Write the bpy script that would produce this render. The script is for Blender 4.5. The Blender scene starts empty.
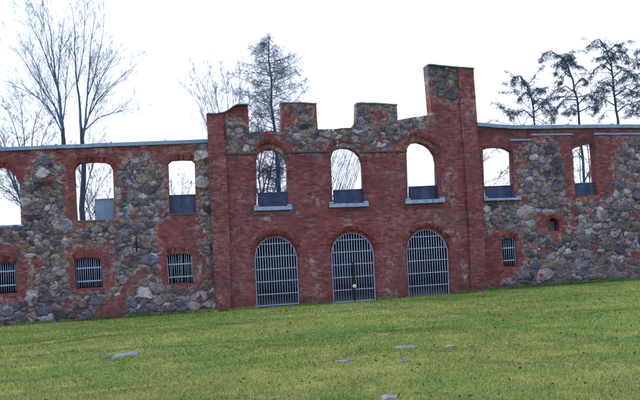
import bpy, math, random
import numpy as np
from mathutils import Vector, Matrix, Euler

random.seed(7)
rng = np.random.default_rng(7)
scene = bpy.context.scene
col = scene.collection

# ------------------------------------------------------------------ camera
F = 680.0                       # focal length in photo pixels (640 wide)
D = 27.2                        # camera to facade
YAW, PITCH, ROLL = math.radians(8.0), math.radians(1.5), math.radians(-2.9)
RM = (Matrix.Rotation(-YAW, 3, 'Z') @ Matrix.Rotation(math.pi/2 + PITCH, 3, 'X') @ Matrix.Rotation(ROLL, 3, 'Z'))
CX = -D * math.tan(YAW)

def ray(px, py):
    return RM @ Vector(((px-320)/F, -(py-200)/F, -1.0))
_d = ray(355, 302)
CZ = -_d.z * (D/_d.y)
CAM = Vector((CX, -D, CZ))

def W(px, py, y=0.0):
    """survey helper: metres (x, z) on the upright plane at depth y for a measured sight line"""
    d = ray(px, py)
    t = (y + D) / d.y
    return (CX + d.x*t, CZ + d.z*t)
def WP(pts, y=0.0):
    return [W(a, b, y) for a, b in pts]

cam_d = bpy.data.cameras.new('camera')
cam = bpy.data.objects.new('camera', cam_d); col.objects.link(cam)
cam.matrix_world = Matrix.Translation(CAM) @ RM.to_4x4()
cam_d.sensor_width = 36; cam_d.lens = 36*F/640
cam_d.clip_end = 5000
scene.camera = cam

# ------------------------------------------------------------------ numpy noise
def _hash(ix, iz, seed):
    h = (ix.astype(np.int64)*374761393 + iz.astype(np.int64)*668265263 + seed*974711) & 0xffffffff
    h = ((h ^ (h >> 13)) * 1274126177) & 0xffffffff
    h = ((h ^ (h >> 16)) * 2246822519) & 0xffffffff
    return ((h ^ (h >> 15)) & 0xffffff) / float(0x1000000)
def vnoise(x, z, seed=0):
    x = np.asarray(x, float); z = np.asarray(z, float)
    ix = np.floor(x); iz = np.floor(z); fx = x-ix; fz = z-iz
    fx = fx*fx*(3-2*fx); fz = fz*fz*(3-2*fz)
    a = _hash(ix, iz, seed); b = _hash(ix+1, iz, seed); c = _hash(ix, iz+1, seed); d = _hash(ix+1, iz+1, seed)
    return (a*(1-fx)+b*fx)*(1-fz) + (c*(1-fx)+d*fx)*fz - .5
def fbm(x, z, sc, seed=0, octv=4):
    s = 0; a = 1.0; t = 0
    for o in range(octv):
        s = s + a*vnoise(np.asarray(x)/sc + 17.3*o, np.asarray(z)/sc + 5.1*o, seed+o); t += a
        a *= .5; sc /= 2.03
    return s/t*2        # about -1..1
def inside(x, z, poly):
    x = np.asarray(x); z = np.asarray(z); r = np.zeros(x.shape, bool)
    n = len(poly)
    for i in range(n):
        x0, z0 = poly[i]; x1, z1 = poly[(i+1) % n]
        if z0 == z1: continue
        c = (z0 > z) != (z1 > z)
        r ^= c & (x < (x1-x0)*(z-z0)/(z1-z0) + x0)
    return r
def seg_nearest(px, pz, segs):
    """nearest points on segments; px,pz (n), segs (m,4)"""
    outx = np.empty_like(px); outz = np.empty_like(pz)
    a = segs[:, :2]; b = segs[:, 2:]; ab = b-a; l2 = (ab**2).sum(1)+1e-12
    for s in range(0, len(px), 2000):
        p = np.stack([px[s:s+2000], pz[s:s+2000]], 1)[:, None, :]
        t = np.clip(((p-a)*ab).sum(2)/l2, 0, 1)
        q = a + t[..., None]*ab
        k = ((q-p)**2).sum(2).argmin(1)
        r = q[np.arange(len(k)), k]
        outx[s:s+2000] = r[:, 0]; outz[s:s+2000] = r[:, 1]
    return outx, outz
def rough(poly, amp, step=.12, seed=0, closed=True):
    out = []
    n = len(poly)
    for i in range(n if closed else n-1):
        a = Vector(poly[i]); b = Vector(poly[(i+1) % n])
        k = max(1, int((b-a).length/step))
        for j in range(k):
            p = a.lerp(b, j/k)
            out.append((p.x + amp*float(fbm(p.x, p.y, .5, seed)), p.y + amp*float(fbm(p.x, p.y, .5, seed+50))))
    return out

# ------------------------------------------------------------------ tagging, mesh helpers
def tag(o, label=None, cat=None, group=None, kind=None):
    if label: o['label'] = label
    if cat: o['category'] = cat
    if group: o['group'] = group
    if kind: o['kind'] = kind
    return o
def empty(name, loc):
    o = bpy.data.objects.new(name, None); col.objects.link(o); o.location = loc
    o.empty_display_size = .3
    return o
def link(name, me, mat, parent=None):
    o = bpy.data.objects.new(name, me); col.objects.link(o)
    if mat: me.materials.append(mat)
    if parent:
        o.parent = parent
        bpy.context.view_layer.update()
        o.matrix_parent_inverse = parent.matrix_world.inverted()
    return o
class MB:
    def __init__(s): s.v = []; s.f = []; s.c = []
    def quad_box(s, x0, x1, y0, y1, z0, z1, dz=0.0, c=1.0):
        """box; dz = height gained from x0 to x1"""
        b = len(s.v)
        for x, e in ((x0, 0), (x1, dz)):
            for y in (y0, y1):
                for z in (z0, z1): s.v.append((x, y, z+e))
        for f in ((0,1,3,2),(4,6,7,5),(0,4,5,1),(2,3,7,6),(0,2,6,4),(1,5,7,3)): s.f.append(tuple(b+i for i in f))
        s.c += [c]*8
    def prism(s, poly, y0, y1, c=1.0):
        b = len(s.v); n = len(poly)
        for y in (y0, y1):
            for x, z in poly: s.v.append((x, y, z))
        s.f.append(tuple(b+i for i in range(n))); s.f.append(tuple(b+n+i for i in reversed(range(n))))
        for i in range(n):
            j = (i+1) % n
            s.f.append((b+i, b+n+i, b+n+j, b+j))
        s.c += [c]*(2*n)
    def tube(s, pts, rad, n=6, c=1.0):
        b = len(s.v); m = len(pts)
        prev = None
        for i, p in enumerate(pts):
            p = Vector(p)
            d = (Vector(pts[min(i+1, m-1)]) - Vector(pts[max(i-1, 0)]))
            if d.length < 1e-9: d = Vector((0,0,1))
            d.normalize()
            if prev is None:
                u = d.cross(Vector((0.31, .9, .2)));
                if u.length < .1: u = d.cross(Vector((1,0,0)))
            else: u = prev - d*prev.dot(d)
            u.normalize(); prev = u; w = d.cross(u)
            r = rad[i] if isinstance(rad, (list, tuple)) else rad
            for k in range(n):
                a = 2*math.pi*k/n
                q = p + u*(r*math.cos(a)) + w*(r*math.sin(a)); s.v.append(q[:])
        for i in range(m-1):
            for k in range(n):
                k2 = (k+1) % n
                s.f.append((b+i*n+k, b+i*n+k2, b+(i+1)*n+k2, b+(i+1)*n+k))
        if n > 3:
            s.f.append(tuple(b+k for k in reversed(range(n)))); s.f.append(tuple(b+(m-1)*n+k for k in range(n)))
        s.c += [c]*(m*n)
    def build(s, name, mat, parent=None, bevel=0, smooth=False):
        me = bpy.data.meshes.new(name); me.from_pydata(s.v, [], s.f); me.update()
        if s.c:
            at = me.attributes.new('tint', 'FLOAT', 'POINT'); at.data.foreach_set('value', np.array(s.c, 'f'))
        if smooth: me.polygons.foreach_set('use_smooth', [True]*len(me.polygons))
        o = link(name, me, mat, parent)
        if bevel:
            m = o.modifiers.new('bevel', 'BEVEL'); m.width = bevel; m.segments = 2; m.limit_method = 'ANGLE'
        return o

# ------------------------------------------------------------------ materials
def new_mat(name):
    m = bpy.data.materials.new(name); m.use_nodes = True
    nt = m.node_tree; N = nt.nodes; L = nt.links
    b = N['Principled BSDF']; b.inputs['Specular IOR Level'].default_value = .2
    return m, N, L, b
def simple(name, c, rough_=.7, metal=0, nscale=6, namt=.35, bump=.15, tint=False, spec=.3):
    m, N, L, b = new_mat(name)
    g = N.new('ShaderNodeNewGeometry')
    n = N.new('ShaderNodeTexNoise'); n.inputs['Scale'].default_value = nscale; n.inputs['Detail'].default_value = 7
    n.inputs['Roughness'].default_value = .65
    L.new(g.outputs['Position'], n.inputs['Vector'])
    r = N.new('ShaderNodeMapRange'); r.inputs[1].default_value = .25; r.inputs[2].default_value = .75
    r.inputs[3].default_value = 1-namt; r.inputs[4].default_value = 1+namt
    L.new(n.outputs['Fac'], r.inputs[0])
    v = N.new('ShaderNodeVectorMath'); v.operation = 'SCALE'; v.inputs[0].default_value = c
    L.new(r.outputs[0], v.inputs['Scale'])
    out = v.outputs[0]
    if tint:
        a = N.new('ShaderNodeAttribute'); a.attribute_name = 'tint'
        v2 = N.new('ShaderNodeVectorMath'); v2.operation = 'SCALE'; L.new(out, v2.inputs[0]); L.new(a.outputs['Fac'], v2.inputs['Scale'])
        out = v2.outputs[0]
    L.new(out, b.inputs['Base Color'])
    b.inputs['Roughness'].default_value = rough_; b.inputs['Metallic'].default_value = metal
    b.inputs['Specular IOR Level'].default_value = spec
    if bump:
        bp = N.new('ShaderNodeBump'); bp.inputs['Strength'].default_value = bump; bp.inputs['Distance'].default_value = .02
        L.new(n.outputs['Fac'], bp.inputs['Height']); L.new(bp.outputs[0], b.inputs['Normal'])
    return m

def wall_material():
    m, N, L, b = new_mat('brick_and_fieldstone')
    def math_(op, a, c=None, clamp=False):
        n = N.new('ShaderNodeMath'); n.operation = op; n.use_clamp = clamp
        for i, s in enumerate((a, c)):
            if s is None: continue
            if isinstance(s, (int, float)): n.inputs[i].default_value = s
            else: L.new(s, n.inputs[i])
        return n.outputs[0]
    def mix(f, a, c, typ='MIX'):
        n = N.new('ShaderNodeMix'); n.data_type = 'RGBA'; n.blend_type = typ
        for i, s in ((0, f), (6, a), (7, c)):
            if isinstance(s, (int, float)): n.inputs[i].default_value = s
            elif isinstance(s, tuple): n.inputs[i].default_value = (*s, 1)
            else: L.new(s, n.inputs[i])
        return n.outputs[2]
    def noise(scale, detail=6, rough_=.6, vec=None):
        n = N.new('ShaderNodeTexNoise'); n.inputs['Scale'].default_value = scale; n.inputs['Detail'].default_value = detail
        n.inputs['Roughness'].default_value = rough_
        L.new(vec if vec else g.outputs['Position'], n.inputs['Vector']); return n
    def ramp(s, lo, hi):
        n = N.new('ShaderNodeMapRange'); n.interpolation_type = 'SMOOTHSTEP'
        n.inputs[1].default_value = lo; n.inputs[2].default_value = hi; L.new(s, n.inputs[0]); return n.outputs[0]
    g = N.new('ShaderNodeNewGeometry')
    sp = N.new('ShaderNodeSeparateXYZ'); L.new(g.outputs['Position'], sp.inputs[0])
    wob = noise(1.3, 3)
    u = math_('ADD', sp.outputs['X'], sp.outputs['Y'])
    zz = math_('ADD', sp.outputs['Z'], math_('MULTIPLY', wob.outputs['Fac'], .05))
    cb = N.new('ShaderNodeCombineXYZ'); L.new(u, cb.inputs[0]); L.new(zz, cb.inputs[1])
    br = N.new('ShaderNodeTexBrick'); L.new(cb.outputs[0], br.inputs['Vector'])
    br.inputs['Scale'].default_value = 1; br.inputs['Brick Width'].default_value = .205; br.inputs['Row Height'].default_value = .074
    br.inputs['Mortar Size'].default_value = .009; br.inputs['Mortar Smooth'].default_value = .4
    br.offset = .5
    br.inputs['Color1'].default_value = (0, 0, 0, 1); br.inputs['Color2'].default_value = (1, 1, 1, 1)
    br.inputs['Mortar'].default_value = (.5, .5, .5, 1)
    # per-brick tone
    v = N.new('ShaderNodeValToRGB'); L.new(br.outputs['Color'], v.inputs[0])
    e = v.color_ramp.elements; e[0].position = 0; e[0].color = (.085, .040, .052, 1); e[1].position = 1; e[1].color = (.30, .115, .105, 1)
    for p, c in ((.2, (.13, .045, .054, 1)), (.42, (.225, .064, .073, 1)), (.62, (.172, .054, .064, 1)), (.82, (.250, .074, .082, 1))):
        q = e.new(p); q.color = c
    brick = v.outputs[0]
    spots = noise(3.2, 8, .7); med0 = noise(2.2, 6, .7)
    brick = mix(math_('MULTIPLY', ramp(spots.outputs['Fac'], .5, .66), .75), brick, (.085, .045, .055))
    big = noise(.55, 5, .6)
    brick = mix(math_('MULTIPLY', ramp(big.outputs['Fac'], .48, .7), .6), brick, (.125, .062, .066))
    brick = mix(math_('MULTIPLY', ramp(noise(.9, 4, .55).outputs['Fac'], .55, .72), .5), brick, (.255, .058, .052))
    strk = N.new('ShaderNodeMapping'); strk.inputs['Scale'].default_value = (2.6, 2.6, .28); L.new(g.outputs['Position'], strk.inputs[0])
    brick = mix(math_('MULTIPLY', ramp(noise(1, 6, .65, strk.outputs[0]).outputs['Fac'], .52, .7), .55), brick, (.09, .05, .058))
    brick = mix(math_('MULTIPLY', ramp(noise(1.7, 7, .75).outputs['Fac'], .53, .66), .45), brick, (.29, .20, .205))
    mort = mix(noise(9, 4).outputs['Fac'], (.08, .055, .06), (.24, .19, .19))
    brick = mix(math_('MULTIPLY', br.outputs['Fac'], math_('MULTIPLY', ramp(med0.outputs['Fac'], .35, .65), .6)), brick, mort)
    # attributes painted on the mesh
    at = N.new('ShaderNodeAttribute'); at.attribute_name = 'masks'
    sa = N.new('ShaderNodeSeparateColor'); L.new(at.outputs['Color'], sa.inputs[0])
    sc = N.new('ShaderNodeAttribute'); sc.attribute_name = 'stonecol'
    fine = noise(14, 8, .7)
    med = noise(5, 6, .7)
    pale_n = ramp(noise(5.5, 9, .8).outputs['Fac'], .47, .6)
    brick = mix(math_('MULTIPLY', sa.outputs[1], pale_n, True), brick, mix(fine.outputs['Fac'], (.26, .22, .22), (.55, .53, .54)))
    stone = mix(1.0, sc.outputs['Color'], mix(ramp(fine.outputs['Fac'], .3, .7), (.5, .5, .52), (1.4, 1.38, 1.38)), 'MULTIPLY')
    lich = math_('MULTIPLY', ramp(med.outputs['Fac'], .58, .70), .4)
    stone = mix(lich, stone, (.34, .33, .34))
    c = mix(sa.outputs[0], brick, stone)
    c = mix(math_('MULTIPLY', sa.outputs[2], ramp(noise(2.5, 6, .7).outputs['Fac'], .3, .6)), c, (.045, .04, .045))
    # moss near the ground
    L.new(c, b.inputs['Base Color'])
    b.inputs['Roughness'].default_value = .9; b.inputs['Specular IOR Level'].default_value = .12
    hb = math_('ADD', math_('MULTIPLY', br.outputs['Fac'], -.7), math_('MULTIPLY', fine.outputs['Fac'], .9))
    bp = N.new('ShaderNodeBump'); bp.inputs['Strength'].default_value = .7; bp.inputs['Distance'].default_value = .015
    L.new(hb, bp.inputs['Height']); L.new(bp.outputs[0], b.inputs['Normal'])
    return m

M = {}
M['wall'] = wall_material()
M['arch'] = simple('arch_brick', (.19, .055, .058), .9, nscale=9, namt=.5, bump=.3, tint=True, spec=.1)
M['cap'] = simple('zinc_coping', (.18, .29, .46), .55, 0, nscale=3, namt=.4, bump=.1, spec=.4)
M['flash'] = simple('lead_flashing', (.12, .17, .24), .7, 0, nscale=4, namt=.6, bump=.2)
M['slabstone'] = simple('sill_slate', (.24, .34, .54), .75, nscale=8, namt=.5, bump=.4)
M['string'] = simple('string_stone', (.075, .085, .115), .8, nscale=8, namt=.4, bump=.3)
M['board'] = simple('weathered_board', (.045, .068, .145), .7, nscale=4, namt=.45, bump=.2, tint=True)
M['sheet'] = simple('zinc_sheet', (.14, .22, .36), .5, 0, nscale=2.5, namt=.3, bump=.1, tint=True)
M['iron'] = simple('painted_iron', (.30, .38, .58), .55, 0, nscale=20, namt=.3, bump=.1)
M['blueiron'] = simple('blue_painted_iron', (.06, .085, .19), .55, 0, nscale=20, namt=.3, bump=.1)
M['darkiron'] = simple('rusty_dark_iron', (.02, .02, .028), .7, nscale=20, namt=.4, bump=.2)
M['whitepaint'] = simple('white_enamel', (.8, .8, .8), .4, nscale=10, namt=.05, bump=0)
M['inner'] = simple('blue_grey_interior', (.20, .20, .30), .95, nscale=3, namt=.6, bump=.3)  # even blue-grey for the inner floors and walls
M['bark'] = simple('grey_bark', (.045, .058, .11), .9, nscale=12, namt=.5, bump=.4)
M['twig'] = simple('winter_twigs', (.09, .14, .25), .9, nscale=12, namt=.4, bump=0)
M['larch'] = simple('larch_twigs', (.08, .12, .22), .9, nscale=12, namt=.4, bump=0)
M['needle'] = simple('dark_needles', (.045, .068, .125), .9, nscale=12, namt=.4, bump=0)
M['flag'] = simple('grey_flagstone', (.17, .19, .23), .8, nscale=7, namt=.7, bump=.4)

# ------------------------------------------------------------------ wall skin generator
CELL = .025
def voronoi(x, z, size, seed, ax=1.0, az=1.25):
    """weighted jittered cells: id hash, F2-F1, centre offset"""
    X = x/size*ax; Z = z/size*az
    wx = X + .22*fbm(x, z, .22, seed+3, 3); wz = Z + .22*fbm(x, z, .22, seed+9, 3)
    iz = np.floor(wz); sh = .5*(iz % 2)
    f1 = np.full(x.shape, 9.); f2 = np.full(x.shape, 9.); idx = np.zeros(x.shape); ddx = np.zeros(x.shape); ddz = np.zeros(x.shape)
    for dz in (-2, -1, 0, 1, 2):
        rz = iz+dz; rsh = .5*(rz % 2); ix = np.floor(wx - rsh)
        for dx in (-2, -1, 0, 1, 2):
            rx = ix+dx
            cx = rx + rsh + .5 + .8*(_hash(rx, rz, seed)-.5); cz = rz + .5 + .75*(_hash(rx, rz, seed+1)-.5)
            wgt = .55*(_hash(rx, rz, seed+2)-.5)
            hh = _hash(rx, rz, seed+4)
            ex = wx-cx; ez = wz-cz
            d = np.sqrt(ex*ex + ez*ez) - wgt
            m1 = d < f1
            f2 = np.where(m1, f1, np.minimum(f2, d))
            idx = np.where(m1, hh, idx); ddx = np.where(m1, ex, ddx); ddz = np.where(m1, ez, ddz)
            f1 = np.where(m1, d, f1)
    return idx, (f2-f1)*size, ddx*size, ddz*size
PAL = np.array([(.16,.165,.21),(.10,.105,.145),(.05,.055,.078),(.15,.125,.155),(.135,.105,.105),(.29,.285,.30),(.19,.19,.23),(.17,.095,.085),
                (.12,.11,.135),(.25,.245,.27),(.07,.075,.105),(.17,.15,.155),(.07,.08,.13),(.13,.135,.175),(.21,.165,.14),(.10,.082,.092),(.085,.07,.085),(.06,.06,.08)])

def wall_skin(name, outer, holes, y_face, y_back, default, paint, pale=(), dark=(), push=(), parent=None, relief=1.0, big_below=None, seed=1, edge=.02, hole_edge=.008):
    outer = rough(outer, edge, seed=seed)
    holes = [rough(h, hole_edge, step=.06, seed=seed+i) for i, h in enumerate(holes)]
    ox = [p[0] for p in outer]; oz = [p[1] for p in outer]
    x0, x1, z0, z1 = min(ox)-CELL, max(ox)+CELL, min(oz)-CELL, max(oz)+CELL
    nx = int((x1-x0)/CELL)+2; nz = int((z1-z0)/CELL)+2
    gx, gz = np.meshgrid(x0+CELL*np.arange(nx), z0+CELL*np.arange(nz))
    cxq = gx[:-1, :-1]+CELL/2; czq = gz[:-1, :-1]+CELL/2
    keep = inside(cxq, czq, outer)
    for h in holes: keep &= ~inside(cxq, czq, h)
    vid = np.arange(nx*nz).reshape(nz, nx)
    qs = np.stack([vid[:-1, :-1][keep], vid[:-1, 1:][keep], vid[1:, 1:][keep], vid[1:, :-1][keep]], 1)
    # boundary edges
    ed = np.concatenate([qs[:, [0, 1]], qs[:, [1, 2]], qs[:, [2, 3]], qs[:, [3, 0]]])
    key = np.minimum(ed[:, 0], ed[:, 1])*(nx*nz) + np.maximum(ed[:, 0], ed[:, 1])
    _, inv, cnt = np.unique(key, return_inverse=True, return_counts=True)
    bed = ed[cnt[inv] == 1]
    bv = np.unique(bed)
    X = gx.ravel().copy(); Z = gz.ravel().copy()
    segs = []
    for p in [outer]+holes:
        for i in range(len(p)): segs.append((*p[i], *p[(i+1) % len(p)]))
    X[bv], Z[bv] = seg_nearest(X[bv], Z[bv], np.array(segs))
    used = np.unique(qs); remap = np.full(nx*nz, -1); remap[used] = np.arange(len(used))
    qs = remap[qs]; bed = remap[bed]; bvn = remap[bv]; X = X[used]; Z = Z[used]; n = len(X)
    # stones: three sizes of rubble, small ones packed into the wide joints
    n1 = fbm(X, Z, .5, 61, 3)
    sA = voronoi(X, Z, .30, 11); sB = voronoi(X, Z, .50, 12); sC = voronoi(X, Z, .13, 13)
    lim = -9 if big_below is None else big_below
    # every stone is wholly of one size class: decided at its own centre
    big = (_hash(np.floor(sB[0]*99991), np.floor(sB[0]*7919), 8) < np.where((Z-sB[3]) < lim, .75, .22))
    sid = np.where(big, sB[0], sA[0]); gap = np.where(big, sB[1], sA[1]); dx = np.where(big, sB[2], sA[2]); dz = np.where(big, sB[3], sA[3])
    rad_ = np.hypot(dx, dz*1.25)/np.where(big, .50, .30)
    g0 = np.clip(.016 + .045*n1, .004, .07) + np.clip(rad_-.56, 0, 1)*.22
    small = gap < g0
    mx_, mz_ = X-dx, Z-dz
    sx_, sz_ = X-sC[2], Z-sC[3]
    cxm = np.where(small, sx_, mx_); czm = np.where(small, sz_, mz_)
    wx = cxm + .20*fbm(cxm, czm, .6, 21, 3); wz = czm + .16*fbm(cxm, czm, .5, 31, 3)
    stone = np.full(n, float(default)); bare = np.zeros(n, bool)
    for kind, poly in paint:
        k = inside(wx, wz, poly)
        if kind == 's': stone[k] = 1
        elif kind == 'b': stone[k] = 0
        elif kind == 'B':
            kb = inside(X + .05*fbm(X, Z, .2, 33, 2), Z + .05*fbm(X, Z, .2, 35, 2), poly); stone[kb] = 0; bare |= kb
        elif kind == 'm':     # patchwork of both
            mm = fbm(cxm, czm, .7, 77, 3) > -.1
            stone[k] = np.where(mm[k], 1., stone[k])
    # how close the brick/stone border is
    def rawmask(xx, zz):
        xw = xx + .20*fbm(xx, zz, .6, 21, 3); zw = zz + .16*fbm(xx, zz, .5, 31, 3)
        r = np.full(n, float(default))
        for kind, poly in paint: r[inside(xw, zw, poly)] = 0. if kind in 'bB' else 1.
        return r
    mm_ = sum(rawmask(X+a, Z+b_) for a, b_ in ((.2, 0), (-.2, 0), (0, .2), (0, -.2), (.1, .1), (-.1, -.1)))/6
    edge_ = np.clip(4*mm_*(1-mm_), 0, 1)
    # odd bricks used as filling among the stones
    hs_ = _hash(np.floor(cxm*40), np.floor(czm*40), 14)
    stone = np.where((stone > .5) & (fbm(X, Z, .55, 87, 4) > .46), 0., stone)
    P = np.zeros(n); Dk = np.zeros(n)
    for cx, cz, rx, rz, s in pale: P = np.maximum(P, s*np.exp(-(((X-cx)/rx)**2 + ((Z-cz)/rz)**2)))
    P = np.maximum(P, .55*np.clip(fbm(X, Z, 1.6, 5, 4)+.0, 0, 1)); P = np.maximum(P, np.where(bare, .15, .7)*edge_)
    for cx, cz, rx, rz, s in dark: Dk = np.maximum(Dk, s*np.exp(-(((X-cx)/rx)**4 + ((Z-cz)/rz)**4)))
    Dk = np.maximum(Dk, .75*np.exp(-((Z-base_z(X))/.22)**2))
    def colours(h):
        k = (h*len(PAL)).astype(int) % len(PAL); sub = (h*len(PAL)*7.3) % 1.0
        return (PAL[k]*.95+.012)*(.7+.8*sub)[:, None]
    cL = colours(sid); cS = colours(sC[0])*.9
    jl = np.clip((gap-g0)/.022, 0, 1); js = np.clip((sC[1]-.006)/.022, 0, 1)
    jl = jl*jl*(3-2*jl); js = js*js*(3-2*js)
    mot = (1+.45*fbm(X, Z, .22, 41, 4)+.25*fbm(X, Z, .07, 43, 2))[:, None]
    mortar = np.array((.20, .185, .185))[None]*(1+.5*fbm(X, Z, .3, 51, 4))[:, None]
    mortar = np.where((n1 > .08)[:, None], mortar*.34, mortar)
    jj = np.where(small, js, jl)[:, None]
    cst = np.where(small[:, None], cS, cL)*mot
    # mortar smeared over parts of the stones
    sm_ = np.clip((fbm(X, Z, .8, 95, 5)+.02)*3, 0, 1)[:, None]*.42
    cst = cst*(1-sm_) + np.array((.185, .172, .175))[None]*mot*sm_
    cst = mortar*(1-jj) + cst*jj
    em = (edge_*np.clip(.5+1.2*fbm(X, Z, .3, 97, 4), 0, 1)*.38)[:, None]
    cst = cst*(1-em) + np.array((.19, .16, .165))[None]*mot*em
    cst = cst*np.array((1.12, 1.10, 1.15))[None]
    hL = (np.clip((gap-g0)/.10, 0, 1)**.6)*.055
    tiltx = (_hash(np.floor(sid*9999), np.floor(sid*777), 5)-.5)*.5; tiltz = (_hash(np.floor(sid*5555), np.floor(sid*333), 6)-.5)*.5
    hs = np.where(small, js*.02, hL + (dx*tiltx + dz*tiltz)*.7*jl) + .014*fbm(X, Z, .14, 71, 4)
    hb = .014*fbm(X, Z, .6, 81, 4) + .008*fbm(X, Z, .09, 91, 2)
    sm = stone
    depth = np.where(sm > .5, hs-.025, hb)*relief
    for poly, amt in push: depth = np.where(inside(X, Z, poly), depth-amt, depth)
    depth[bvn] = np.minimum(depth[bvn], .012)
    Y = y_face - depth
    front = np.stack([X, Y, Z], 1)
    # back and sides
    back = np.stack([X, np.full(n, y_back), Z], 1)
    nb = len(bvn); bm = np.full(n, -1); bm[bvn] = np.arange(nb)
    v = np.concatenate([front, back, front[bvn], back[bvn]])
    side = np.stack([bm[bed[:, 1]]+2*n, bm[bed[:, 0]]+2*n, bm[bed[:, 0]]+2*n+nb, bm[bed[:, 1]]+2*n+nb], 1)
    faces = np.concatenate([qs, qs[:, ::-1]+n, side])
    me = bpy.data.meshes.new(name)
    me.vertices.add(len(v)); me.vertices.foreach_set('co', v.astype('f').ravel())
    me.loops.add(faces.size); me.loops.foreach_set('vertex_index', faces.astype('i').ravel())
    me.polygons.add(len(faces)); me.polygons.foreach_set('loop_start', np.arange(0, faces.size, 4, dtype='i'))
    me.update(calc_edges=True)
    me.polygons.foreach_set('use_smooth', np.ones(len(faces), bool))
    mk = np.stack([sm, P, Dk, np.ones(n)], 1); sc4 = np.concatenate([cst, np.ones((n, 1))], 1)
    for nm, a in (('masks', mk), ('stonecol', sc4)):
        at = me.attributes.new(nm, 'FLOAT_COLOR', 'POINT')
        at.data.foreach_set('color', np.concatenate([a, a, a[bvn], a[bvn]]).astype('f').ravel())
    me.validate()
    return link(name, me, M['wall'], parent)

# ------------------------------------------------------------------ ground profile
WB = sorted(WP([(-60, 331), (0, 327), (110, 319.5), (217, 312), (300, 305.5), (355, 302), (420, 297), (487, 291), (560, 285.8), (640, 280), (700, 276)]))
wbx = np.array([p[0] for p in WB]); wbz = np.array([p[1] for p in WB])
def base_z(x):
    x = np.asarray(x, float); z = np.interp(x, wbx, wbz)
    return z + np.where(x < wbx[0], np.maximum(x-wbx[0], -20)*.02, 0) + np.where(x > wbx[-1], np.minimum(x-wbx[-1], 20)*.02, 0)
FOOT = CZ-1.7
S_GR = (FOOT - float(base_z(CX)))/D
def ground_z(x, y):
    x = np.asarray(x, float); y = np.asarray(y, float)
    f = np.clip(-y, -2, D+10)
    z = base_z(x) + S_GR*np.clip(f, 0, None)
    damp = np.clip((-y)/3, 0, 1)
    damp = np.where(y > 2, np.clip((y-2)/4, 0, 1), damp)
    z = z + damp*(.13*fbm(x/1.5, y, 3.6, 301, 3) + .085*fbm(x/2.0, y, .9, 311, 4))
    far = np.hypot(x, y+10)
    return z - np.clip((far-120)/600, 0, 1)*0.0

# ------------------------------------------------------------------ the ruin
YW = .25        # face of the side wings (set back behind the central block)
ruin = empty('ruined_mill', (0, 0, 0))
tag(ruin, 'long roofless ruin of red brick and fieldstone with arched windows and barred gates', 'ruin')

C1 = WP([(257,206.5),(256.3,160),(257.5,155),(261,151),(267,148.8),(273,149),(279,151.5),(284,156.5),(287,163),(288.5,206)])
C2 = WP([(333,203.5),(331.3,157),(333,152),(337,149),(343,147.3),(350,148),(356,151),(361,156),(363.5,163),(365,203)])
C3 = WP([(408.5,199.5),(407,150),(409.5,145.5),(414,142.3),(420,141.8),(427,144),(433,148.5),(437,155),(438.5,162),(439.5,199)])
G1p = [(257,312),(254.5,257),(256,249),(260.5,242.5),(267,238),(275,236.3),(283,237.5),(290,241.5),(295,248),(297.5,256),(300,309)]
G2p = [(x+77, y-4) for x, y in G1p]
G3p = [(410,304),(407,249),(408.5,241.5),(413,235),(419,230.5),(426,229),(434,230.3),(441,234.5),(446,241),(449,249),(451,300)]
G1, G2, G3 = WP(G1p), WP(G2p), WP(G3p)
def ring(poly, k=1.06, dz=0):
    """poly grown sideways/upwards, bottom kept"""
    cx = (poly[0][0]+poly[-1][0])/2; zb = min(p[1] for p in poly)
    return [(cx+(x-cx)*k, zb+(z-zb)*(1+(k-1)*.6)+dz) for x, z in poly]

# outline helper: bottom at z=-1.6
def closed(px_top, y, zb=-1.9):
    t = WP(px_top, y)
    return [(t[0][0]+.0, zb)] + t + [(t[-1][0], zb)]

ctop = [(215,300),(206.8,116),(206.8,114),(218,113.8),(224,112.6),(229,110),(233,106.5),(237,104.8),(248,104.8),(249.2,132),(281.8,131.3),(280.6,103.2),(285,102.4),(316.5,103.4),(317.8,129),
        (335,129),(352,127.8),(356.5,122),(356.7,103),(361,102.4),(397,104.6),(397.6,119.8),(415,117),(431.6,114.3),(427.3,65),(458,67.6),(472.8,68.7),(484.5,290)]
c_outer = closed(ctop, 0.0)
def E(lst, y=0.0):
    out = []
    for px, py, rx, ry, s in lst:
        x, z = W(px, py, y); out.append((x, z, rx/25, ry/25, s))
    return out
c_paint = [
    ('m', WP([(222,116),(240,122),(250,131),(263,135),(258,146),(250,153),(224,152)])),
    ('s', WP([(226,138),(240,126),(248,134),(258,142),(252,151),(228,151)])),
    ('m', WP([(281,103),(318,103),(318,128),(352,127),(356,102),(398,103),(399,119),(432,112),(430,120),(415,133),(407,150),(362,150),(340,143),(318,150),(288,151),(270,146),(282,131)])),
    ('s', WP([(284,104),(305,104),(309,118),(316,129),(316,147),(292,146),(288,128),(297,119)])),
    ('s', WP([(357,103),(397,104),(398,119),(425,116),(414,130),(406,140),(385,147),(360,140),(345,139),(318,142),(320,131),(352,129)])),
    ('b', WP([(283,106),(296,107),(297,122),(289,127),(282,129)])),
    ('b', WP([(307,105),(317,105),(317,127),(311,120)])),
    ('b', WP([(380,104),(391,112),(388,122),(375,124),(370,112)])),
    ('b', WP([(256,134),(284,133),(284,141),(272,146),(258,142)])),
    ('s', WP([(426,64),(459,66),(461,97),(450,101),(434,97)])),
]
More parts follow.
